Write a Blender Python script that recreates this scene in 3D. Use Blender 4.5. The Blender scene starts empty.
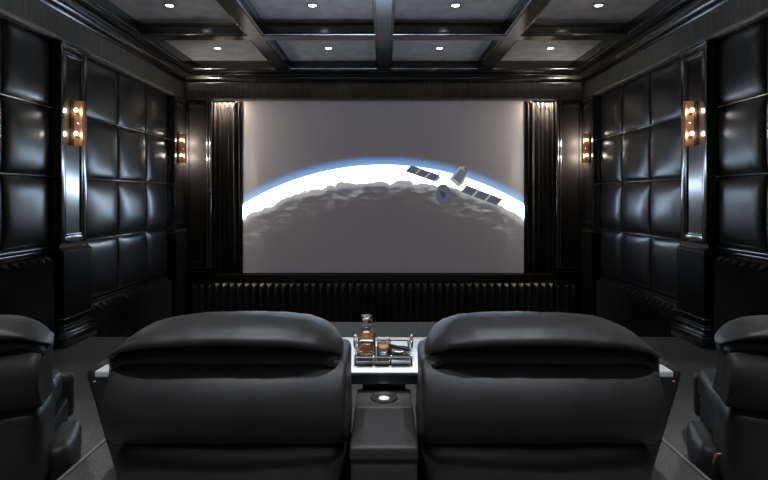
import bpy, bmesh, math, random
from mathutils import Vector, Matrix, noise
random.seed(3)
PI = math.pi
K = 1.115            # room scale
ZO = 2.23            # eye height above the pit floor
F = 500.0            # focal length in pixels
VX, VY = 384.0, 197.0
C = bpy.context.scene.collection

def N(x, Z, h):      # room units -> world
    return Vector((K*x, K*Z, K*h + ZO))
def R(x, Z, h):      # metres relative to the eye -> world
    return Vector((x, Z, h + ZO))

# ------------------------------------------------------------ materials
def new_mat(name):
    m = bpy.data.materials.new(name); m.use_nodes = True
    nt = m.node_tree
    b = nt.nodes.get('Principled BSDF')
    return m, nt, b
def setp(b, **k):
    for n, v in k.items():
        n = n.replace('_', ' ')
        if n in b.inputs: b.inputs[n].default_value = v
def mat(name, col, rough=.5, metal=0, bump=None, var=None, spec=.5, trans=0, ior=1.45, coat=0):
    m, nt, b = new_mat(name)
    b.inputs['Base Color'].default_value = (*col, 1)
    setp(b, Roughness=rough, Metallic=metal, IOR=ior)
    b.inputs['Specular IOR Level'].default_value = spec
    b.inputs['Transmission Weight'].default_value = trans
    b.inputs['Coat Weight'].default_value = coat
    tc = nt.nodes.new('ShaderNodeTexCoord')
    if var:
        sc, amt, stretch = var
        mp = nt.nodes.new('ShaderNodeMapping'); mp.inputs['Scale'].default_value = stretch
        nz = nt.nodes.new('ShaderNodeTexNoise'); nz.inputs['Scale'].default_value = sc; nz.inputs['Detail'].default_value = 4
        rp = nt.nodes.new('ShaderNodeValToRGB')
        rp.color_ramp.elements[0].position = .3; rp.color_ramp.elements[1].position = .7
        rp.color_ramp.elements[0].color = (*[c*(1-amt) for c in col], 1)
        rp.color_ramp.elements[1].color = (*[c*(1+amt) for c in col], 1)
        nt.links.new(tc.outputs['Object'], mp.inputs['Vector']); nt.links.new(mp.outputs[0], nz.inputs['Vector'])
        nt.links.new(nz.outputs['Fac'], rp.inputs[0]); nt.links.new(rp.outputs[0], b.inputs['Base Color'])
    if bump:
        sc, st, dist, stretch = bump
        mp = nt.nodes.new('ShaderNodeMapping'); mp.inputs['Scale'].default_value = stretch
        nz = nt.nodes.new('ShaderNodeTexNoise'); nz.inputs['Scale'].default_value = sc; nz.inputs['Detail'].default_value = 3
        bp = nt.nodes.new('ShaderNodeBump'); bp.inputs['Strength'].default_value = st; bp.inputs['Distance'].default_value = dist
        nt.links.new(tc.outputs['Object'], mp.inputs['Vector']); nt.links.new(mp.outputs[0], nz.inputs['Vector'])
        nt.links.new(nz.outputs['Fac'], bp.inputs['Height']); nt.links.new(bp.outputs[0], b.inputs['Normal'])
    return m
def emit(name, col, s):
    m, nt, b = new_mat(name)
    b.inputs['Base Color'].default_value = (.02, .02, .02, 1)
    b.inputs['Emission Color'].default_value = (*col, 1); b.inputs['Emission Strength'].default_value = s
    return m
V1 = (1, 1, 1)
M = {}
M['lacquer'] = mat('black lacquered wood', (.013, .012, .011), .19, ior=1.8, var=(30, .35, (6, 6, .6)), bump=(40, .03, .002, (6, 6, .5)))
M['panel'] = mat('black satin panel', (.009, .008, .007), .5, spec=.06, var=(30, .35, (6, 6, .6)))
M['pleat'] = mat('black pleated base panel', (.04, .038, .036), .4)
M['gloss'] = mat('high gloss black lacquer', (.013, .012, .011), .18, ior=2.6, bump=(30, .02, .002, (6, 6, .5)))
M['nosing'] = mat('grey carpet edge binding', (.22, .21, .2), .9)
M['bead'] = mat('seam highlight metal', (.5, .49, .47), .3, 1.0)  # for the bright lines standing in for light on the cushion seams
M['rail'] = mat('bright copper edge', (.9, .74, .62), .35, .3)
M['frieze'] = mat('ebonised veneer', (.12, .109, .095), .36, ior=1.6, var=(9, .5, (6, 6, .25)), bump=(26, .1, .003, (5, 5, .3)))
M['ceiling'] = mat('polished dark ceiling panel', (.34, .33, .33), .24, ior=2.0, var=(6, .15, V1), bump=(9, .03, .004, V1))
M['wall_leather'] = mat('black wall leather', (.014, .014, .0155), .3, ior=1.65, bump=(160, .12, .001, V1), var=(5, .25, V1))
M['seat_leather'] = mat('dark grey seat leather', (.026, .0255, .0265), .45, bump=(120, .18, .0015, V1), var=(7, .25, V1))
M['trim_leather'] = mat('charcoal smooth leather', (.035, .034, .034), .5, bump=(150, .15, .001, V1))
M['carpet'] = mat('charcoal carpet', (.125, .12, .113), .95, var=(260, .55, V1), bump=(260, .7, .006, V1), spec=.1)
M['dark'] = mat('matt black paint', (.008, .0075, .007), .6)
M['velvet'] = mat('black velvet curtain cloth', (.055, .052, .05), .7, var=(60, .2, (1, 1, .05)), bump=(90, .1, .001, V1), spec=.3)
M['copper'] = mat('brushed copper', (.62, .33, .19), .35, .9, var=(40, .12, V1))
M['chrome'] = mat('chrome', (.8, .81, .82), .12, 1.0)
M['steel'] = mat('satin polished steel', (.86, .87, .88), .28, .25, var=(20, .05, V1))
M['bronze'] = mat('dark bronze', (.04, .032, .026), .35, .8)
M['glass'] = mat('clear cut glass', (1, 1, 1), .02, 0, trans=1, ior=1.5)
M['whiskey'] = mat('amber whiskey', (1.0, .60, .34), .02, 0, trans=.9, ior=1.36)
M['cigar'] = mat('dark tobacco leaf', (.02, .012, .008), .7)
M['frame'] = mat('black screen border', (.012, .012, .012), .45)
M['lens'] = emit('recessed lamp lens', (1, .93, .84), 14)
M['bulb'] = emit('sconce bulb glow', (1, .86, .68), 6)
M['cove'] = emit('curtain light strip', (1, .82, .62), 6)

# ------------------------------------------------------------ mesh helpers
def obj(name, bm, m, parent=None, smooth=False, autos=None):
    bmesh.ops.recalc_face_normals(bm, faces=bm.faces)
    me = bpy.data.meshes.new(name); bm.to_mesh(me); bm.free()
    me.materials.append(M[m] if isinstance(m, str) else m)
    if smooth:
        for p in me.polygons: p.use_smooth = True
    o = bpy.data.objects.new(name, me); C.objects.link(o)
    if autos is not None:
        for p in me.polygons: p.use_smooth = True
        me.set_sharp_from_angle(angle=math.radians(autos))
    if parent: o.parent = parent
    return o
def thing(name, label, cat, loc=(0, 0, 0), rz=0, group=None):
    o = bpy.data.objects.new(name, None); C.objects.link(o)
    o.empty_display_size = .1
    o.location = loc; o.rotation_euler = (0, 0, rz)
    tag(o, label, cat, group); return o
def tag(o, label, cat, group=None):
    o['label'] = label; o['category'] = cat
    if group: o['group'] = group
    return o
def struct(name, bm, m, parent=None, autos=30):
    o = obj(name, bm, m, parent, autos=autos)
    if parent is None: o['kind'] = 'structure'
    return o
def copy_tree(root, label, loc, rz=0, group=None):
    r = root.copy(); C.objects.link(r); r.location = loc; r.rotation_euler = (0, 0, rz)
    r['label'] = label
    if group: r['group'] = group
    for ch in list(root.children):
        c = ch.copy(); C.objects.link(c); c.parent = r
        for g in list(ch.children):
            d = g.copy(); C.objects.link(d); d.parent = c
    return r
def box(bm, a, b, bev=0, seg=2):
    a = Vector(a); b = Vector(b)
    lo = Vector(map(min, a, b)); hi = Vector(map(max, a, b))
    vs = [bm.verts.new((x, y, z)) for x in (lo.x, hi.x) for y in (lo.y, hi.y) for z in (lo.z, hi.z)]
    fs = [bm.faces.new([vs[i] for i in q]) for q in ((0, 1, 3, 2), (4, 6, 7, 5), (0, 4, 5, 1), (2, 3, 7, 6), (0, 2, 6, 4), (1, 5, 7, 3))]
    if bev:
        es = list({e for f in fs for e in f.edges})
        bmesh.ops.bevel(bm, geom=es, offset=bev, segments=seg, affect='EDGES', profile=.5)
    return bm
def nbox(bm, x0, x1, Z0, Z1, h0, h1, bev=0):
    return box(bm, N(x0, Z0, h0), N(x1, Z1, h1), bev)
def B(): return bmesh.new()
def loft(bm, rings, closed=True, caps=True):
    vr = [[bm.verts.new(p) for p in r] for r in rings]
    n = len(vr[0])
    for a, b in zip(vr, vr[1:]):
        for i in range(n if closed else n-1):
            j = (i+1) % n
            bm.faces.new((a[i], a[j], b[j], b[i]))
    if caps and closed:
        bm.faces.new(vr[0]); bm.faces.new(list(reversed(vr[-1])))
    return bm
def lathe(bm, prof, c=(0, 0, 0), n=32):
    c = Vector(c)
    vr = []
    for r, z in prof:
        if r < 1e-6: vr.append([bm.verts.new(c + Vector((0, 0, z)))])
        else: vr.append([bm.verts.new(c + Vector((r*math.cos(2*PI*i/n), r*math.sin(2*PI*i/n), z))) for i in range(n)])
    for a, b in zip(vr, vr[1:]):
        for i in range(n):
            j = (i+1) % n
            if len(a) == 1 and len(b) == 1: break
            if len(a) == 1: bm.faces.new((a[0], b[i], b[j]))
            elif len(b) == 1: bm.faces.new((a[i], a[j], b[0]))
            else: bm.faces.new((a[i], a[j], b[j], b[i]))
    return bm
def tube(bm, pts, r, n=10):
    pts = [Vector(p) for p in pts]
    rings = []
    up = Vector((0, 0, 1))
    for i, p in enumerate(pts):
        t = (pts[min(i+1, len(pts)-1)] - pts[max(i-1, 0)]).normalized()
        a = t.cross(up)
        if a.length < 1e-3: a = t.cross(Vector((0, 1, 0)))
        a.normalize(); b = t.cross(a).normalized()
        rr = r[i] if isinstance(r, (list, tuple)) else r
        rings.append([p + a*rr*math.cos(2*PI*k/n) + b*rr*math.sin(2*PI*k/n) for k in range(n)])
    return loft(bm, rings)
def cushion(bm, lo, hi, r, n=14, puff=(0, 0, 0), wr=0, wf=7, taper=None):
    """rounded box with bulging faces and soft leather wrinkles"""
    lo = Vector(lo); hi = Vector(hi); c = (lo+hi)/2; hf = (hi-lo)/2
    r = min(r, hf.x*.98, hf.y*.98, hf.z*.98)
    seen = {}
    def vert(t):
        key = tuple(round(q, 5) for q in t)
        if key in seen: return seen[key]
        p = Vector((t[0]*hf.x, t[1]*hf.y, t[2]*hf.z))
        inner = Vector([max(-(hf[i]-r), min(hf[i]-r, p[i])) for i in range(3)])
        d = p - inner
        if d.length > 1e-9: d = d.normalized()*r
        q = inner + d
        nrm = d.normalized() if d.length > 1e-9 else Vector((0, 0, 1))
        f = [1-min(1, abs(q[i]/hf[i]))**2 for i in range(3)]
        q.x += nrm.x*puff[0]*f[1]*f[2]; q.y += nrm.y*puff[1]*f[0]*f[2]; q.z += nrm.z*puff[2]*f[0]*f[1]
        if wr:
            w = noise.noise(Vector((q.x+c.x*3+9, q.y*1.3+c.y, q.z*.8+c.z))*wf)*.7 + noise.noise(Vector((q.x*2.6+3, q.y*2, q.z*1.1))*wf)*.3
            q += nrm*w*wr
        q += c
        if taper: q = taper(q)
        v = bm.verts.new(q); seen[key] = v; return v
    # denser sampling near the rounded ends
    ts = []
    for i in range(n+1):
        u = -1+2*i/n
        ts.append(math.copysign(abs(math.sin(u*PI/2))**.9, u))
    for ax in range(3):
        for s in (-1, 1):
            b_, c_ = (ax+1) % 3, (ax+2) % 3
            for i in range(n):
                for j in range(n):
                    q = []
                    for di, dj in ((0, 0), (1, 0), (1, 1), (0, 1)):
                        t = [0, 0, 0]; t[ax] = s; t[b_] = ts[i+di]; t[c_] = ts[j+dj]
                        q.append(vert(t))
                    if len(set(q)) == 4:
                        try: bm.faces.new(q)
                        except ValueError: pass
    return bm

# ============================================================ THE ROOM
XW, ZF, ZB = 3.12, 7.66, -1.6           # half width, front wall, back wall (room units)
PIT, F1, F2, DA = -2.0, -1.39, -1.2915, -1.184    # floor levels (room units)
HB, HC = 1.86, 2.0                        # beam soffit and coffer panel
struct('floor', nbox(B(), -XW-.1, XW+.1, ZB, ZF+.1, PIT-.1, PIT), 'carpet')
# terrace of the seats with bowed front and the steps at both sides
bm = B()
outl = [(-XW, 3.13/K), (XW, 3.13/K), (XW, 4.96), (2.35, 4.96), (2.25, 5.06), (2.25, 5.5), (2.19, 5.56), (-2.19, 5.56), (-2.25, 5.5), (-2.25, 5.06), (-2.35, 4.96), (-XW, 4.96)]
loft(bm, [[N(x, z, PIT) for x, z in outl], [N(x, z, F1) for x, z in outl]])
struct('floor_terrace', bm, 'carpet')
struct('floor_rear', nbox(B(), -XW, XW, ZB, 3.13/K, PIT, F2), 'carpet')
bm = B()
dx, dz1 = 1.515/K, 3.02/K
outl = [(-dx, -1.3), (dx, -1.3), (dx, dz1-.1), (dx-.1, dz1), (-dx+.1, dz1), (-dx, dz1-.1)]
loft(bm, [[N(x, z, F2) for x, z in outl], [N(x, z, DA-.012) for x, z in outl], [N(x*.99, z-.012*(z > 0), DA) for x, z in outl]])
struct('floor_dais', bm, 'carpet')
bm = B(); tube(bm, [N(-dx-.004, z, DA-.004) for z in (-1.2, dz1-.11)], .009, 8); tube(bm, [N(dx+.004, z, DA-.004) for z in (-1.2, dz1-.11)], .009, 8)
struct('trim_dais_edge', bm, 'nosing')
for s in (-1, 1):
    bm = B()
    for i in range(2):
        nbox(bm, s*2.27, s*XW, 4.96, 5.26+.3*(1-i), PIT, F1-.2-.2*(1-i), .01)
    struct('trim_steps_' + ('right' if s > 0 else 'left'), bm, 'carpet')
for s, nm in ((-1, 'left'), (1, 'right')):
    struct('wall_' + nm, nbox(B(), s*XW, s*(XW+.1), ZB-.1, ZF+.1, PIT, HC+.1), 'dark')
struct('wall_front', nbox(B(), -XW, XW, ZF, ZF+.1, PIT, HC+.1), 'dark')
struct('wall_back', nbox(B(), -XW, XW, ZB-.1, ZB, PIT, HC+.1), 'lacquer')
struct('ceiling', nbox(B(), -XW-.1, XW+.1, ZB-.1, ZF+.1, HC, HC+.1), 'ceiling')

# perimeter cornice swept round the room with mitred corners
def sweep_ring(prof, m, name, x0=XW, zf=ZF, zb=ZB):
    bm = B()
    corners = [(-1, 0), (1, 0), (1, 1), (-1, 1)]
    rings = []
    for sx, fz in corners:
        ring = []
        for d, h in prof:
            ring.append(N(sx*(x0-d), (zf-d) if fz == 0 else (zb+d), h))
        rings.append(ring)
    rings.append(rings[0])
    loft(bm, rings, closed=False, caps=False)
    bmesh.ops.remove_doubles(bm, verts=bm.verts, dist=1e-5)
    return struct(name, bm, m, autos=25)
sweep_ring([(0, 1.452), (.105, 1.452), (.125, 1.462), (.13, 1.478), (.125, 1.494), (.1, 1.502), (.1, 1.715)], 'frieze', 'trim_frieze')
pr = [(.1, 1.715), (.118, 1.716), (.128, 1.727), (.128, 1.737), (.118, 1.747), (.125, 1.752)]
for i in range(7):
    a = i/6*PI/2
    pr.append((.125+.085*(1-math.cos(a)), 1.752+.055*math.sin(a)))
pr += [(.222, 1.807), (.24, 1.812), (.245, 1.826), (.235, 1.84), (.27, 1.845), (.275, HB), (.305, HB), (.305, HB+.02), (.32, HB+.03), (.32, HC+.02)]
sweep_ring(pr, 'lacquer', 'trim_cornice')
# coffer beams
def beam_prof(w=.115):
    return [(w, HC+.02), (w, HC-.03), (w-.012, HC-.04), (w-.018, HB+.035), (w-.008, HB+.025), (w-.008, HB+.012), (w-.03, HB+.008), (w-.034, HB),
            (-(w-.034), HB), (-(w-.03), HB+.008), (-(w-.008), HB+.012), (-(w-.008), HB+.025), (-(w-.018), HB+.035), (-(w-.012), HC-.04), (-w, HC-.03), (-w, HC+.02)]
PITCH = 1.49
tn = 1
for x in (-PITCH, 0, PITCH):
    bm = B(); p = beam_prof()
    loft(bm, [[N(x+d, z, h) for d, h in p] for z in (ZB+.3, ZF-.3)], caps=False, closed=False)
    struct('trim_beam_%d' % tn, bm, 'gloss'); tn += 1
beamZ = [5.86 - PITCH*i for i in range(5)]
for zc in beamZ:
    bm = B(); p = beam_prof(.112)
    loft(bm, [[N(x, zc+d, h+.0008) for d, h in p] for x in (-XW+.3, XW-.3)], caps=False, closed=False)
    struct('trim_beam_%d' % tn, bm, 'gloss'); tn += 1

# ---------------- pilasters (face plane x = 2.98)
def pilaster(s, Z0, Z1, h0, name):
    bm = B()
    xf = 2.985
    fr = .085
    lo, hi = h0, 1.452
    nbox(bm, s*XW, s*(xf+.02), Z0, Z1, lo, hi)                      # core (recessed panel plane)
    # stiles and rails of the frame
    nbox(bm, s*(xf+.02), s*xf, Z0, Z0+fr*.72, -.44, hi, .004)
    nbox(bm, s*(xf+.02), s*xf, Z1-fr*.72, Z1, -.44, hi, .004)
    nbox(bm, s*(xf+.02), s*xf, Z0+fr*.72, Z1-fr*.72, 1.36, hi, .004)
    nbox(bm, s*(xf+.02), s*xf, Z0+fr*.72, Z1-fr*.72, -.44, -.37, .004)
    # cushioned inner moulding round the recess
    a0, a1 = Z0+fr*.72, Z1-fr*.72
    for (za, zb, ha, hb) in ((a0, a0+.02, -.37, 1.36), (a1-.02, a1, -.37, 1.36), (a0, a1, 1.34, 1.36), (a0, a1, -.37, -.35)):
        nbox(bm, s*(xf+.02), s*(xf+.006), za, zb, ha, hb, .004)
    # plinth block with sloping cap
    struct(name + '_plinth', nbox(B(), s*XW, s*(xf-.03), Z0-.015, Z1+.015, lo, -.52, .005), 'panel')
    p = [(xf-.035, -.522), (xf-.035, -.505), (xf+.005, -.475), (xf+.005, -.44), (XW, -.44), (XW, -.522)]
    loft(bm, [[N(s*x, z, h) for x, h in p] for z in (Z0-.02, Z1+.02)])
    # base mouldings
    for q, (ha, hb, e) in enumerate(((0, .10, .075), (.10, .125, .06), (.155, .175, .045), (.25, .265, .04))):
        nbox(bm, s*XW, s*(xf-e), Z0-.02-e*.3, Z1+.02+e*.3, lo+ha, lo+hb, .006)
    nbox(bm, s*XW, s*(xf-.036), Z0-.017, Z1+.017, lo+.1, lo+.2, .004)
    # fluted cap under the frieze
    nbox(bm, s*XW, s*(xf-.015), Z0-.012, Z1+.012, 1.425, 1.45, .005)
    o = struct(name, bm, 'gloss', autos=35)
    return o
for s, nm in ((-1, 'left'), (1, 'right')):
    pilaster(s, 4.63, 5.03, F1, 'trim_pilaster_near_' + nm)
    pilaster(s, 2.13, 2.53, F1, 'trim_pilaster_rear_' + nm)
    pilaster(s, 7.14, 7.545, PIT, 'trim_pilaster_far_' + nm)
    # front wall panel beside the curtain
    bm = B()
    xa, xb = s*2.96, s*2.60
    nbox(bm, xa, xb, 7.545, ZF, -1.09, 1.452)
    for (x0, x1, h0, h1) in ((2.99, 2.94, -1.0, 1.452), (2.70, 2.66, -1.0, 1.452), (2.94, 2.70, 1.36, 1.452), (2.94, 2.70, -1.09, -.96)):
        nbox(bm, s*x0, s*x1, 7.52, 7.55, h0, h1, .004)
    bc = B()
    for q in (2.655, 2.615):                                        # two slim round colonnettes
        tube(bc, [N(s*q, 7.53, h) for h in (-1.06, 1.45)], .019*K, 16)
    struct('trim_colonnettes_' + nm, bc, 'gloss', autos=40)
    nbox(bm, s*2.99, s*2.59, 7.49, 7.545, -1.08, -1.06, .004)
    nbox(bm, s*2.99, s*2.59, 7.48, 7.545, -1.14, -1.11, .004)
    struct('trim_panel_front_' + nm, bm, 'panel', autos=35)

# ---------------- zigzag pleated wainscot and its rails
def pleats_side(s, Z0, Z1, top, bot, name, pitch=.11):
    bm = B(); n = max(1, round((Z1-Z0)/pitch)); poly = [(XW, Z0)]
    for i in range(n):
        a = Z0+(Z1-Z0)*i/n; b = Z0+(Z1-Z0)*(i+1)/n
        poly += [(XW-.055, a), (XW-.12, (a+b)/2)]
    poly += [(XW-.055, Z1), (XW, Z1)]
    loft(bm, [[N(s*x, z, bot) for x, z in poly], [N(s*x, z, top-(.055 if XW-x > .1 else 0)) for x, z in poly]])
    return struct(name, bm, 'lacquer', autos=20)
for s, nm in ((-1, 'left'), (1, 'right')):
    pleats_side(s, 5.06, 7.12, -1.135, PIT, 'baseboard_pleats_far_' + nm)
    bm = B(); nbox(bm, s*XW, s*(XW-.06), 5.06, 7.12, -1.11, -1.085, .006); nbox(bm, s*XW, s*(XW-.045), 5.06, 7.12, -1.135, -1.11, .004)
    struct('trim_rail_far_' + nm, bm, 'lacquer')
    pleats_side(s, 2.56, 4.6, -.535, F1, 'baseboard_pleats_near_' + nm)
    bm = B(); nbox(bm, s*XW, s*(XW-.07), ZB, 4.6, -.478, -.452, .006); nbox(bm, s*XW, s*(XW-.05), ZB, 4.6, -.515, -.487, .006)
    struct('trim_rail_near_' + nm, bm, 'lacquer')
# front pleats below the screen
bm = B(); n = 52; x0, x1 = -2.9, 2.9; poly = [(x0, ZF)]
for i in range(n):
    a = x0+(x1-x0)*i/n; b = x0+(x1-x0)*(i+1)/n
    poly += [(a, ZF-.10), ((a+b)/2, ZF-.19)]
poly += [(x1, ZF-.10), (x1, ZF)]
loft(bm, [[N(x, z, PIT) for x, z in poly], [N(x, z, -1.285-(.06 if ZF-z > .15 else 0)) for x, z in poly]])
struct('baseboard_pleats_front', bm, 'pleat', autos=20)
bm = B(); nbox(bm, -2.95, 2.95, 7.57, ZF, -1.28, -1.19)
nbox(bm, -2.99, 2.99, 7.53, ZF, -1.19, -1.165, .005)
struct('trim_rail_front', bm, 'lacquer')

# ---------------- padded leather wall panels
def pad_mesh(s, Z0, Z1, h0, h1):
    bm = B(); n = 18; D = .058; xb = XW-.012; g = .006
    ts = [math.copysign(abs(math.sin((-1+2*i/n)*PI/2))**.85, -1+2*i/n) for i in range(n+1)]
    Zc, Zh, hc, hh = (Z0+Z1)/2, (Z1-Z0)/2-g, (h0+h1)/2, (h1-h0)/2-g
    vs = []
    for u in ts:
        row = []
        for v in ts:
            b = ((1-abs(u)**3.2)*(1-abs(v)**3.2))**.42
            w = noise.noise(Vector((Zc*7+u*1.1, hc*5+v*1.1, s*2)))*.006*b
            row.append(bm.verts.new(N(s*(xb-D*b-w), Zc+u*Zh, hc+v*hh)))
        vs.append(row)
    for i in range(n):
        for j in range(n):
            bm.faces.new((vs[i][j], vs[i+1][j], vs[i+1][j+1], vs[i][j+1]))
    return bm
for s, nm in ((-1, 'left'), (1, 'right')):
    far = thing('padded_wall_panel', 'black leather padded panel of square cushions between the two pilasters on the %s wall' % nm, 'wall panel', N(s*XW, 6.1, -1.08), 0, 'padded leather wall panels')
    near = thing('padded_wall_panel', 'black leather padded panel at the %s picture edge, above the pleated wainscot' % nm, 'wall panel', N(s*XW, 4.0, -.44), 0, 'padded leather wall panels')
    for root, cols, rows in ((far, (5.13, 5.80, 6.485, 7.13), (-1.08, -.449, .188, .825, 1.462)), (near, (2.55, 2.9, 3.47, 4.05, 4.622), (-.449, .188, .825, 1.462))):
        for a, b in zip(cols, cols[1:]):
            for c, d in zip(rows, rows[1:]):
                o = obj('leather_pad', pad_mesh(s, a, b, c, d), 'wall_leather', None, smooth=True)
                o.parent = root; o.matrix_parent_inverse = Matrix.Translation(-root.location)
        for h in rows[1:-1]:
            bm = B(); tube(bm, [N(s*(XW-.046), z, h+.002) for z in (cols[0], cols[-1])], .0065, 8)  # bright line added as the highlight along the cushion seam
            o = obj('seam_highlight', bm, 'bead', None, smooth=True); o['label'] = 'added bright bead drawing the seam highlight between cushion rows'
            o.parent = root; o.matrix_parent_inverse = Matrix.Translation(-root.location)

# ============================================================ SCREEN
ZS = 7.59
def spx(x, y, dz=0):                      # point of the picture on the screen plane
    Z = ZS*K
    return Vector(((x-VX)*Z/F, Z-dz, (VY-y)*Z/F + ZO))
def screen_material():
    m, nt, b = new_mat('projected picture of the earth')
    L = nt.links.new; nd = nt.nodes.new
    def math_(op, a, c=None, clamp=False):
        n = nd('ShaderNodeMath'); n.operation = op; n.use_clamp = clamp
        for i, v in enumerate((a, c)):
            if v is None: continue
            if isinstance(v, (int, float)): n.inputs[i].default_value = v
            else: L(v, n.inputs[i])
        return n.outputs[0]
    uv = nd('ShaderNodeUVMap'); sep = nd('ShaderNodeSeparateXYZ'); L(uv.outputs[0], sep.inputs[0])
    X = math_('MULTIPLY', sep.outputs[0], 281.0); Y = math_('MULTIPLY', sep.outputs[1], 173.0)   # units of the picture, y down
    def tex(scale, detail, sx, sy, rough=.6):
        cb = nd('ShaderNodeCombineXYZ'); L(math_('MULTIPLY', X, sx), cb.inputs[0]); L(math_('MULTIPLY', Y, sy), cb.inputs[1])
        t = nd('ShaderNodeTexNoise'); t.inputs['Scale'].default_value = scale; t.inputs['Detail'].default_value = detail
        t.inputs['Roughness'].default_value = rough
        L(cb.outputs[0], t.inputs['Vector']); return t.outputs['Fac']
    RR, CX, CY = 277.0, 140.5, 58.5+277.0
    ddx = math_('SUBTRACT', X, CX); ddy = math_('SUBTRACT', Y, CY)
    r = math_('SQRT', math_('ADD', math_('MULTIPLY', ddx, ddx), math_('MULTIPLY', ddy, ddy)))
    d = math_('SUBTRACT', RR, r)                                # depth below the limb
    rag = math_('MULTIPLY', math_('SUBTRACT', tex(.07, 5, .8, 1), .5), 17.0)
    deep = math_('MULTIPLY', math_('SUBTRACT', d, 10.0), .1, True)
    side = math_('MULTIPLY', math_('ABSOLUTE', ddx), .035)
    d2 = math_('ADD', math_('ADD', d, math_('MULTIPLY', rag, deep)), math_('MULTIPLY', side, deep))
    rp = nd('ShaderNodeValToRGB'); cr = rp.color_ramp
    L(math_('DIVIDE', math_('ADD', d2, 10.0), 60.0), rp.inputs[0])
    stops = [(-9, (.024, .023, .036)), (-3, (.030, .030, .047)), (-1.2, (.05, .09, .19)), (.3, (.06, .13, .29)), (2.6, (.09, .25, .52)), (6, (.15, .34, .64)), (7.2, (.66, .73, .77)),
             (22, (.68, .73, .76)), (23.5, (.30, .30, .30)), (27, (.26, .26, .25)), (28.5, (.09, .11, .16)), (31, (.027, .025, .034)), (49, (.024, .022, .032))]
    while len(cr.elements) < len(stops): cr.elements.new(.5)
    for e, (p, c) in zip(cr.elements, stops): pass
    for i, (p, c) in enumerate(stops):
        cr.elements[i].position = (p+10)/60; cr.elements[i].color = (*c, 1)
    # cloud streaks on the dark limb
    cl = math_('MULTIPLY', math_('SUBTRACT', tex(.10, 6, .5, 1.5, .68), .50), 5.0, True)
    win = math_('MULTIPLY', math_('MULTIPLY', math_('SUBTRACT', d, 22.0), .12, True), math_('MULTIPLY', math_('SUBTRACT', 48.0, d), .06, True))
    cf = math_('MULTIPLY', cl, win)
    mx = nd('ShaderNodeMix'); mx.data_type = 'RGBA'; L(cf, mx.inputs[0]); L(rp.outputs[0], mx.inputs[6]); mx.inputs[7].default_value = (.34, .34, .33, 1)
    # faint stars
    vo = nd('ShaderNodeTexVoronoi'); vo.inputs['Scale'].default_value = .055
    cb = nd('ShaderNodeCombineXYZ'); L(X, cb.inputs[0]); L(Y, cb.inputs[1]); L(cb.outputs[0], vo.inputs['Vector'])
    st = math_('MULTIPLY', math_('LESS_THAN', vo.outputs['Distance'], .035), math_('LESS_THAN', d, -6.0))
    mx2 = nd('ShaderNodeMix'); mx2.data_type = 'RGBA'; L(math_('MULTIPLY', st, .35), mx2.inputs[0]); L(mx.outputs[2], mx2.inputs[6]); mx2.inputs[7].default_value = (.3, .31, .36, 1)
    b.inputs['Base Color'].default_value = (.75, .74, .73, 1); setp(b, Roughness=.9); b.inputs['Specular IOR Level'].default_value = .1
    L(mx2.outputs[2], b.inputs['Emission Color']); 
    hot = math_('MULTIPLY', math_('MULTIPLY', math_('SUBTRACT', d, 6.0), .5, True), math_('MULTIPLY', math_('SUBTRACT', 24.0, d2), .25, True))
    mx3 = nd('ShaderNodeMix'); mx3.data_type = 'RGBA'; L(hot, mx3.inputs[0]); L(mx2.outputs[2], mx3.inputs[6]); mx3.inputs[7].default_value = (.60, .79, 1.0, 1)
    L(mx3.outputs[2], b.inputs['Emission Color'])
    L(math_('ADD', math_('MULTIPLY', hot, 16.0), 1.0), b.inputs['Emission Strength'])
    return m
M['picture'] = screen_material()
scr = thing('projection_screen', 'large projection screen showing the bright curve of the earth and a satellite, between the curtains', 'screen', spx(384, 273), 0)
def adopt(o, root):
    bpy.context.view_layer.update()
    o.parent = root; o.matrix_parent_inverse = root.matrix_basis.inverted(); return o
bm = B(); uvl = bm.loops.layers.uv.new('UVMap')
q = [(243, 273), (524, 273), (524, 100), (243, 100)]
f = bm.faces.new([bm.verts.new(spx(*p)) for p in q])
for lp, (x, y) in zip(f.loops, q): lp[uvl].uv = ((x-243)/281, (y-100)/173)
r = bmesh.ops.extrude_face_region(bm, geom=[f])
for v in [g for g in r['geom'] if isinstance(g, bmesh.types.BMVert)]: v.co.y -= 0.004
for v in list(bm.verts):
    pass
adopt(obj('screen_surface', bm, 'picture'), scr)
bm = B()
for (x0, x1, y0, y1) in ((242.1, 243.2, 98, 276), (523.8, 524.9, 98, 276), (243, 524, 98, 100.2), (242.1, 524.9, 272.8, 276)):
    a = spx(x0, y0, -.02); b_ = spx(x1, y1, .007); box(bm, a, b_, .003)
adopt(obj('screen_frame', bm, 'frame'), scr)
def flat(name, polys, col, parent, dz):
    bm = B()
    for p in polys:
        f = bm.faces.new([bm.verts.new(spx(x, y, dz)) for x, y in p])
    m = emit(name + ' picture tone', col, 1.0); m.node_tree.nodes['Principled BSDF'].inputs['Roughness'].default_value = .9
    return adopt(obj(name, bm, m), parent)
def quad(a, b, w):
    """strip from a to b, w = other edge vector"""
    return [a, b, (b[0]+w[0], b[1]+w[1]), (a[0]+w[0], a[1]+w[1])]
def cells(a, b, w, n, g=.08):
    out = []
    for i in range(n):
        t0, t1 = (i+g)/n, (i+1-g)/n
        p = (a[0]+(b[0]-a[0])*t0+w[0]*.08, a[1]+(b[1]-a[1])*t0+w[1]*.08); r_ = (a[0]+(b[0]-a[0])*t1+w[0]*.08, a[1]+(b[1]-a[1])*t1+w[1]*.08)
        out.append(quad(p, r_, (w[0]*.84, w[1]*.84)))
    return out
A, Bq, w = (411, 165), (441, 175.3), (-6.5, 6.5)
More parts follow.
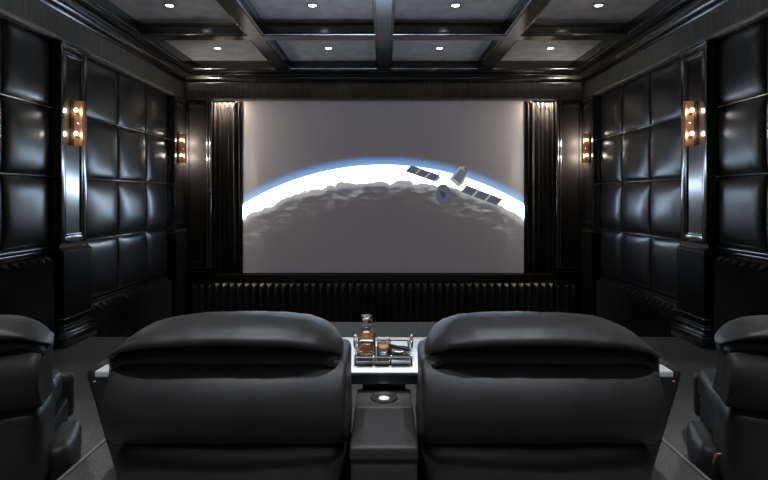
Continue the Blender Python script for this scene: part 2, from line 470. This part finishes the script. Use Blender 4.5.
sat = flat('projected_satellite', [quad(A, Bq, w), quad((466.5, 185), (503, 199), (-6.5, 7)), [(439, 176), (441, 178), (437, 182), (434, 181)],
     [(449, 179), (460, 166), (469, 171.5), (463, 184), (458, 187)], [(463, 167), (464.5, 165.5), (467, 170), (465, 171.5)], [(428, 189), (436, 187), (437, 190), (428, 190.5)]], (.33, .32, .31), scr, .010)
flat('solar_panel', cells(A, Bq, w, 3), (.075, .085, .12), scr, .0125)
flat('solar_panel', cells((466.5, 185), (503, 199), (-6.5, 7), 3), (.075, .085, .12), scr, .0125)
flat('satellite_body', [[(453, 178), (460.5, 168.5), (467, 172.5), (460, 183.5)], [(463, 168.5), (465, 166.5), (468.5, 172), (466.5, 172.5)]], (.10, .12, .18), scr, .0125)
el = [(443.2 + 7.8*math.cos(t)*math.cos(.45) - 10.5*math.sin(t)*math.sin(-.45)*-1*.45, 194.5 + 10.3*math.sin(t) + 6.4*math.cos(t)*.45) for t in [2*PI*i/28 for i in range(28)]]
flat('satellite_dish', [el], (.085, .09, .12), scr, .0125)
flat('dish_feed', [[(439, 190), (446, 193), (444, 199), (441, 196)]], (.04, .045, .06), scr, .0135)

# ============================================================ CURTAINS
for s, nm in ((-1, 'left'), (1, 'right')):
    root = thing('curtain', 'black velvet curtain hanging in folds at the %s edge of the screen' % nm, 'curtain', N(s*2.34, 7.52, -1.165), 0, 'stage curtains')
    bm = B(); nx, nz = 120, 14
    vs = []
    for i in range(nx+1):
        u = i/nx
        x = 2.178+u*.417
        ph = u*2*PI*5.5
        row = []
        for j in range(nz+1):
            v = j/nz
            amp = .024+.008*v
            z = 7.622 - amp*math.sin(ph+.5*math.sin(v*2+s)+.35*math.sin(ph*.37)) - .008*math.sin(ph*2.1+1.3)
            row.append(bm.verts.new(N(s*(x+.006*math.sin(ph*1.3+v*3)), z, 1.452-(1.452+1.163)*v)))
        vs.append(row)
    for i in range(nx):
        for j in range(nz): bm.faces.new((vs[i][j], vs[i+1][j], vs[i+1][j+1], vs[i][j+1]))
    r = bmesh.ops.solidify(bm, geom=list(bm.faces), thickness=.004)
    adopt(obj('curtain_cloth', bm, 'velvet', smooth=True), root)
    bm = B(); nbox(bm, s*2.175, s*2.59, 7.59, 7.615, 1.436, 1.45, .003)
    adopt(obj('header_track', bm, 'bronze'), root)

# ============================================================ LAMPS
def light(kind, name, loc, power, col, **k):
    d = bpy.data.lights.new(name, kind); d.energy = power; d.color = col
    for a, v in k.items(): setattr(d, a, v)
    o = bpy.data.objects.new(name, d); C.objects.link(o); o.location = loc; return o
P_CURT = 130
WARM = (1, .95, .9)
COOL = (.93, .96, 1.0)
def downlight_parts(root):
    bm = B(); lathe(bm, [(.040, -.001), (.062, -.001), (.066, -.005), (.062, -.009), (.050, -.011), (.046, -.006), (.040, -.001)], n=28)
    obj('trim_ring', bm, 'bronze', root, smooth=True)
    bm = B(); lathe(bm, [(0, -.006), (.03, -.006), (.046, -.004), (.046, -.001), (0, -.001)], n=24)
    obj('lamp_lens', bm, 'lens', root, smooth=True)
pos = []
for row, zc in enumerate((6.71, 5.21, 3.71, 2.21, .71, -.78)):  # last row, behind the camera, added as unseen fill on the seat backs
    for col_, x in enumerate((-1.5*PITCH, -.5*PITCH, .5*PITCH, 1.5*PITCH)):
        pos.append((row, col_, x, zc))
words = ['leftmost of', 'left of centre in', 'right of centre in', 'rightmost of']
proto = None
for row, col_, x, zc in pos:
    if row < 2:
        lb = 'small lit recessed spotlight, %s the %s row of ceiling lights' % (words[col_], 'lower, farther' if row == 0 else 'upper, nearer')
        gp = 'recessed ceiling spotlights'
    else:
        lb = 'lit recessed spotlight in the unseen ceiling above and behind the recliners'; gp = 'recessed spotlights above the recliners'
    loc = N(x, zc, HC)
    if proto is None:
        proto = thing('recessed_light', lb, 'ceiling light', loc, 0, gp); downlight_parts(proto)
    else: copy_tree(proto, lb, loc, 0, gp)
    light('SPOT', 'spot_lamp', loc - Vector((0, 0, .03)), (60, 80, 120, 105, 190, 90)[row]*((.45, .45, .45, 2.0, 1.1, .45)[row] if col_ in (0, 3) else 1), COOL, spot_size=math.radians((28, 34, 40, 60, 70, 100)[row]*((.6, .6, .6, .8, .9, .6)[row] if col_ in (0, 3) else 1)), spot_blend=.8, shadow_soft_size=.05)

bl = thing('recessed_light', 'unseen recessed spotlight added in the ceiling beam to brighten the side table', 'ceiling light', N(0, 2.05, HB), 0, 'recessed spotlights above the recliners')
for ch in list(proto.children):
    c_ = ch.copy(); C.objects.link(c_); c_.parent = bl
tl = light('SPOT', 'table_fill_spot', N(0, 2.05, HB-.03), 260, COOL, spot_size=math.radians(10.5), spot_blend=.6, shadow_soft_size=.03)  # extra narrow spot, added to brighten the table top
tl.rotation_euler = (math.radians(-2.6), 0, 0)
# ---------------- wall sconces
def make_sconce(s, label, loc):
    """origin on the pilaster panel; the sconce stands out towards the room"""
    t = thing('wall_sconce', label, 'wall lamp', loc, 0, 'copper wall sconces')
    e = -s                                                            # direction into the room
    bm = B(); box(bm, (0, -.055, -.235), (e*.014, .055, .235), .004); obj('backplate', bm, 'bronze', t)
    # copper fin standing out of the backplate, bowed a little
    bm = B(); rings = []
    for i in range(9):
        v = i/8; z = -.24+.48*v
        rings.append([(e*.014, -.012, z), (e*.105, -.016, z), (e*.122, -.006, z), (e*.122, .006, z), (e*.105, .016, z), (e*.014, .012, z)])
    loft(bm, rings); obj('copper_shade', bm, 'copper', t)
    for sy in (-1, 1):
        for z in (.125, -.125):
            bm = B(); tube(bm, [(e*.055, sy*.012, z-.03), (e*.06, sy*.05, z-.03), (e*.062, sy*.056, z-.014)], [.007, .006, .012], 10); a = obj('lamp_arm', bm, 'bronze', t, smooth=True)
            bm = B(); lathe(bm, [(0, -.018), (.010, -.016), (.0195, -.004), (.021, .006), (.017, .018), (.008, .027), (0, .031)], (e*.062, sy*.056, z+.006), 16); obj('bulb', bm, 'bulb', a, smooth=True)
        bm = B(); lathe(bm, [(0, -.016), (.012, -.006), (.016, 0), (.012, .006), (0, .016)], (e*.07, sy*.03, 0), 12); obj('boss', bm, 'chrome', t, smooth=True)
    return t
for zc, wd in ((4.83, 'near'), (7.31, 'far'), (2.33, 'rear')):  # rear pair is unseen, added to lift the room light
    for s, nm in ((-1, 'left'), (1, 'right')):
        if wd == 'near': lb = 'copper wall sconce with two glowing bulbs on the big near pilaster, %s wall' % nm
        elif wd == 'rear': lb = 'unseen copper wall sconce added beside the recliners on the %s wall for more light' % nm
        else: lb = 'copper wall sconce with two glowing bulbs on the far pilaster by the %s curtain' % nm
        make_sconce(s, lb, N(s*3.0, zc, .71))
        for sy in (-1, 1):
            for z in (.125, -.125):
                light('POINT', 'bulb_lamp', N(s*3.0, zc, .71) + Vector((-s*.062, sy*.085, z+.006)), ((70 if sy > 0 else 1.5) if wd == 'far' else 4)/2, (1, .92, .82), shadow_soft_size=.022)

# ---------------- hidden lights above the curtains
for s, nm in ((-1, 'left'), (1, 'right')):
    t = thing('curtain_light', 'slim lit strip under the frieze washing the top of the %s curtain' % nm, 'light', N(s*2.41, 7.535, 1.45), 0, 'curtain strip lights')
    bm = B(); box(bm, (-.19, 0, -.028), (.19, .02, 0), .003); obj('housing', bm, 'bronze', t)
    bm = B(); box(bm, (-.18, .019, -.022), (.18, .023, -.004)); obj('diffuser', bm, 'cove', t)
    o = light('SPOT', 'curtain_spot', N(s*2.0, 7.50, 1.42), P_CURT, (1, .9, .78), spot_size=math.radians(15), spot_blend=.9, shadow_soft_size=.02)
    o.rotation_euler = (0, 0, 0)
    o2 = light('AREA', 'curtain_strip_lamp', N(s*2.41, 7.558, 1.438), 40, (1, .84, .66), shape='RECTANGLE', size=.30*K, size_y=.015)
    o2.rotation_euler = (math.radians(55), 0, 0)

# ============================================================ RECLINERS
TBL = [(105, 354), (106.5, 349), (110, 344.5), (116, 339), (124, 332), (134, 325.5), (146, 320.5), (162, 317), (190, 314.3), (230, 313), (280, 313.8), (303, 316), (319, 321), (331, 328), (338, 335), (341, 341), (342, 347)]
BOT = [(105, 359), (130, 354), (160, 350.5), (225, 348), (290, 350), (320, 352.5), (342, 357)]
def interp(tab, x):
    if x <= tab[0][0]: return tab[0][1]
    for (a, b), (c, d) in zip(tab, tab[1:]):
        if x <= c:
            t = (x-a)/(c-a); return b+(d-b)*t
    return tab[-1][1]
HW = .410
DAI = DA*K
def make_recliner(m, label, loc, rz=0, name='recliner', wide=True):
    """m = +1: the sloping shoulder and the wide arm are on the -x side; origin at the base under the rear of the back"""
    t = thing(name, label, 'armchair', loc, rz, 'leather recliners')
    lz = lambda y, Z=1.66: (VY-y)*Z/F - DAI
    # upper roll of the headrest
    bm = B(); rings = []; ns = 64; nr = 28
    for i in range(ns+1):
        u = -math.cos(PI*i/ns)
        px = 223.5+u*118.5
        x = m*((px-VX)*1.70/F+.535)
        zt, zb = lz(interp(TBL, px)+2, 1.765), lz(interp(BOT, px), 1.64)
        e = (1-abs(u)**6)**.5 if abs(u) < 1 else 0
        dy = .012+.138*e; yc = .115
        k_ = abs(u)**10
        zb = zb-.035*k_; zc = (zt+zb)/2; hz = max((zt-zb)/2*(1-abs(u)**24)**.5, .004)
        ring = []
        for k in range(nr):
            a = 2*PI*k/nr; ca, sa = math.cos(a), math.sin(a)
            yy = math.copysign(abs(ca)**.75, ca); zz = math.copysign(abs(sa)**.85, sa)
            skew = (.03 if yy < 0 else -.01)*zz*e
            p = Vector((x, yc+yy*dy+skew, zc+zz*hz))
            wr = noise.noise(Vector((p.x*9+m, p.y*7, p.z*4)))*.5 + noise.noise(Vector((p.x*23, p.y*16, p.z*9+m*4)))*.3
            p += Vector((0, yy, zz)).normalized()*wr*.0085
            ring.append(p)
        rings.append(ring)
    loft(bm, rings); obj('headrest', bm, 'seat_leather', t, smooth=True)
    # plain band below the roll
    zb = lz(373, 1.70)+.045
    xa, xb = sorted((-m*(HW-.010), m*(HW-.026)))
    bm = B(); cushion(bm, (xa, .020, lz(371.5, 1.66)), (xb, .21, lz(346)), .035, 18, (0, .008, 0), .005, 9, lambda q: Vector((q.x, q.y, q.z-.075*abs(q.x/HW)**8*(q.z > lz(362)))))
    obj('headrest_band', bm, 'seat_leather', t, smooth=True)
    # main back panel leaning forward at the bottom
    def lean(q):
        t_ = max(0, min(1, (zb-q.z)/(zb-.475)))
        off = .085*(1-t_/.5)**2 if t_ < .5 else .085*((t_-.5)/.5)**2
        return Vector((q.x*(1+.015*t_), q.y+off-.012, q.z))
    bm = B(); xa, xb = sorted((-m*.388, m*.408)); cushion(bm, (xa, -.022, .475), (xb, .24, zb), .024, 20, (.0, .014, 0), .006, 6, lean)
    obj('backrest', bm, 'seat_leather', t, smooth=True)
    bm = B(); cushion(bm, (xa, .022, .06), (xb, .34, .488), .07, 18, (0, .03, 0), .006, 6)
    obj('lower_back', bm, 'seat_leather', t, smooth=True)
    # seat, footrest and base
    bm = B(); cushion(bm, (-HW+.05, .30, .22), (HW-.09, .90, .42), .07, 12, (0, 0, .02), .006, 6); obj('seat_cushion', bm, 'seat_leather', t, smooth=True)
    bm = B(); cushion(bm, (-HW+.05, .905, .08), (HW-.05, .985, .36), .04, 10, (0, .01, 0), .004, 7); obj('footrest', bm, 'seat_leather', t, smooth=True)
    bm = B(); box(bm, (-HW+.07, .16, 0), (HW-.07, .88, .23), .01); obj('base', bm, 'dark', t)
    # wide arm on the sloping side, with polished inlay
    def arm_t(q):
        k = max(0, (.60-q.z)/.6)
        o = -m*(HW+.03)
        return Vector((o+(q.x-o)*(1-.42*k), q.y+.10*k, q.z))
    if wide:
        x0, x1 = -m*(HW+.012), -m*(HW+.305)
        bm = B(); cushion(bm, (min(x0, x1), .41, .0), (max(x0, x1), .98, .612), .045, 14, (.01, .01, 0), .004, 7, arm_t)
        arm = obj('armrest', bm, 'seat_leather', t, smooth=True)
        bm = B(); xa, xb = -m*(HW+.02), -m*(HW+.20)
        box(bm, (min(xa, xb), .325, .606), (max(xa, xb), .41, .632), .006)
        tr = obj('arm_tray', bm, 'steel', arm); tr['label'] = 'polished steel arm tray'
        bm = B(); lathe(bm, [(0, -.004), (.006, -.003), (.007, 0), (.005, .003), (0, .004)], (-m*(HW+.245), .405, .562), 12)
        b_ = obj('arm_button', bm, 'copper', arm, smooth=True); b_['label'] = 'tiny copper button'
    else:
        x0, x1 = -m*(HW-.05), -m*(HW+.05)
        bm = B(); cushion(bm, (min(x0, x1), .20, .0), (max(x0, x1), .56, .22), .04, 14, (.02, .01, 0), .006, 8)
        obj('armrest', bm, 'seat_leather', t, smooth=True)
    if wide:
        xa, xb = sorted((-m*(HW-.075), -m*(HW+.05)))
        bm = B(); cushion(bm, (xa, .30, .02), (xb, .92, .44), .025, 8, (0, 0, 0), .002); obj('side_panel', bm, 'seat_leather', t, smooth=True)
    # slim inner arm, below the table
    bm = B(); x0, x1 = m*(HW-.075), m*(HW-.04)
    cushion(bm, (min(x0, x1), .33, .1), (max(x0, x1), .93, .50), .02, 8, (0, 0, 0), 0); obj('inner_arm', bm, 'seat_leather', t, smooth=True)
    return t
mainL = make_recliner(1, 'big charcoal leather recliner seen from behind, left of the cupholder console', R(-.535, 1.65, DAI))
mainR = make_recliner(-1, 'big charcoal leather recliner seen from behind, right of the cupholder console', R(.535, 1.65, DAI))
sideL = make_recliner(-1, 'charcoal leather recliner cut off by the left picture edge, across the carpeted aisle', R(-1.90, 2.09, F2*K), math.radians(22), wide=False)
sideR = make_recliner(1, 'charcoal leather recliner with a small copper lever, cut off by the right picture edge', R(1.90, 2.09, F2*K), math.radians(-22), wide=False)
bm = B(); tube(bm, [(0, 0, -.07), (.012, 0, -.03), (.02, 0, 0), (.055, 0, .006)], [.008, .009, .009, .007], 10)
lev = obj('recline_lever', bm, 'copper', sideR, smooth=True); lev['label'] = 'small copper recline lever'
lev.location = (-HW-.012, .12, .23); lev.scale = (.7, .7, .7)

# ============================================================ CONSOLE AND TABLE
con = thing('cupholder_console', 'narrow charcoal leather console with a cupholder between the two big recliners', 'console', R(0, 1.85, DAI))
z1 = -.80 - DAI                       # top height above the dais
def cl(lo, hi, r, n=12, puff=(0, 0, 0)):
    bm = B(); return cushion(bm, lo, hi, r, n, puff, .0015, 9)
hw = .111
obj('console_body', cl((-hw+.004, -.245, .0), (hw-.004, .26, z1-.045), .012, 10), 'trim_leather', con, smooth=True)
obj('console_lid', cl((-hw, -.25, z1-.05), (hw, .05, z1), .012, 14, (0, 0, .004)), 'trim_leather', con, smooth=True)
top = obj('holder_top', cl((-hw, .056, z1-.05), (hw, .25, z1-.002), .012, 14), 'trim_leather', con, smooth=True)
bm = B(); lathe(bm, [(.020, .002), (.030, .001), (.034, .004), (.046, .008), (.052, .006), (.055, .0), (.055, -.006), (.03, -.006), (.02, .002)], (0, .145, z1), 32)
cup = obj('cup_holder', bm, 'dark', con, smooth=True)
bm = B(); lathe(bm, [(0, .004), (.016, .004), (.02, .005), (.021, .004), (.021, .0), (0, .0)], (0, .131, z1), 28)  # off-centre steel disc shaping the bright crescent glint in the cup
cd = obj('cup_glint', bm, 'steel', cup, smooth=True)
bm = B(); lathe(bm, [(0, -.006), (.008, -.005), (.010, 0), (.008, .005), (0, .006)], (hw+.004, -.238, z1-.12), 14)
obj('console_knob', bm, 'chrome', con, smooth=True)

HT = -.72
tab = thing('side_table', 'black table with bright polished top between the two big recliners, behind the console', 'table', R(0, 2.28, DAI))
zt = HT - DAI
bm = B(); box(bm, (-.20, -.225, zt-.006), (.20, .262, zt), .002); obj('table_top', bm, 'steel', tab)
bm = B(); box(bm, (-.20, -.228, zt-.05), (.20, .262, zt-.007), .004); obj('apron', bm, 'lacquer', tab)
bm = B(); box(bm, (-.23, .263, zt-.02), (.23, .284, zt+.001), .002); o = obj('back_rail', bm, 'rail', tab); o['label'] = 'bright copper rail'
bm = B(); box(bm, (-.10, .04, 0), (.10, .20, zt-.05), .006); obj('pedestal', bm, 'lacquer', tab)

# ---------------- serving tray, decanter, glasses
ty = -.03
tray = thing('serving_tray', 'chrome gallery tray with two handles and a dark base, on the table between the recliners', 'tray', R(-.003, 2.23, HT+.0015))
W2, D2 = .122, .115
bm = B(); box(bm, (-W2, -D2, .012), (W2, D2, .018), .002); obj('tray_base', bm, 'lacquer', tray)
bm = B()
for (a, b_) in (((-W2, -D2, .020), (W2, -D2+.004, .023)), ((-W2, -D2, .040), (W2, -D2+.005, .046)), ((-W2, D2-.005, .044), (W2, D2, .050)), ((-W2, -D2, .044), (-W2+.005, D2, .050)), ((W2-.005, -D2, .044), (W2, D2, .050))):
    box(bm, a, b_, .0015)
obj('gallery_rail', bm, 'chrome', tray)
for x in (-W2+.004, -.040, .030, W2-.004):
    for y in (-D2+.004, D2-.004):
        bm = B(); lathe(bm, [(0, 0), (.008, 0), (.008, .006), (.005, .010), (.005, .048), (0, .048)], (x, y, 0), 12); obj('tray_post', bm, 'chrome', tray, smooth=True)
for s in (-1, 1):
    bm = B(); tube(bm, [(s*W2, -.055, .047), (s*(W2+.004), -.05, .085), (s*(W2+.004), -.03, .097), (s*(W2+.004), .03, .097), (s*(W2+.004), .05, .085), (s*W2, .055, .047)], .005, 10)
    obj('tray_handle', bm, 'chrome', tray, smooth=True)
zb = HT+.0205
dec = thing('decanter', 'square cut glass decanter of amber whiskey with a tall stopper, on the chrome tray', 'decanter', R(-.078, 2.25, zb))
def rsq(w, z, p=4, n=32):
    out = []
    for i in range(n):
        a = 2*PI*i/n; c_, s_ = math.cos(a), math.sin(a)
        k = (abs(c_)**p+abs(s_)**p)**(-1/p); out.append((w*k*c_, w*k*s_, z))
    return out
bm = B(); loft(bm, [rsq(.036, 0), rsq(.040, .006), rsq(.041, .08), rsq(.040, .098), rsq(.030, .117, 3), rsq(.017, .128, 2), rsq(.014, .140, 2), rsq(.021, .146, 2), rsq(.021, .150, 2)])
obj('bottle', bm, 'glass', dec, autos=40)
bm = B(); loft(bm, [rsq(.033, .008), rsq(.0375, .013), rsq(.038, .078)]); obj('whiskey', bm, 'whiskey', dec, autos=40)
bm = B(); lathe(bm, [(0, .151), (.011, .152), (.012, .158), (.019, .166), (.023, .186), (.027, .190), (.028, .202), (.024, .207), (0, .207)], n=10); obj('stopper', bm, 'glass', dec)
dec.scale = (1, 1, .81)
def tumbler(label, loc, fill):
    t = thing('whiskey_glass', label, 'glass', loc, 0); t.scale = (.85, .85, .9)
    bm = B(); lathe(bm, [(0, 0), (.031, 0), (.033, .004), (.035, .078), (.0335, .078), (.031, .014), (0, .012)], n=16); obj('glass_body', bm, 'glass', t, autos=20)
    bm = B(); lathe(bm, [(0, .0125), (.0305, .0145), (.0325, fill), (0, fill)], n=24); obj('whiskey', bm, 'whiskey', t, smooth=False)
    return t
tumbler('cut glass tumbler half full of amber whiskey, right of the decanter on the tray', R(-.003, 2.24, zb), .052)
dish = thing('glass_dish', 'low clear glass dish at the right end of the chrome tray', 'dish', R(.068, 2.225, zb))
bm = B(); lathe(bm, [(0, 0), (.042, 0), (.046, .004), (.050, .024), (.047, .024), (.041, .009), (0, .008)], n=24); obj('dish_bowl', bm, 'glass', dish, autos=30)
bm = B(); tube(bm, [(-.062, -.004, .026), (-.03, -.002, .027), (.035, .002, .029), (.042, .002, .029)], [.004, .0065, .0065, .005], 12)
cg = obj('cigar', bm, 'cigar', None, smooth=True); cg.location = R(.068, 2.215, zb+.005); cg.rotation_euler = (0, math.radians(8), math.radians(-30))
tag(cg, 'dark cigar lying across the glass dish', 'cigar')

# ============================================================ CAMERA, WORLD
cam = bpy.data.cameras.new('camera'); co = bpy.data.objects.new('camera', cam); C.objects.link(co)
co.location = (0, 0, ZO); co.rotation_euler = (PI/2, 0, 0)
cam.sensor_width = 36; cam.lens = F/768*36; cam.shift_y = -(240-VY)/768; cam.clip_start = .05
bpy.context.scene.camera = co
w = bpy.data.worlds.new('world'); bpy.context.scene.world = w; w.use_nodes = True
w.node_tree.nodes['Background'].inputs[0].default_value = (.0, .0, .0, 1)
sc = bpy.context.scene
sc.view_settings.view_transform = 'Standard'; sc.view_settings.look = 'None'
sc.view_settings.exposure = 0; sc.view_settings.gamma = 1; sc.view_settings.use_curve_mapping = False
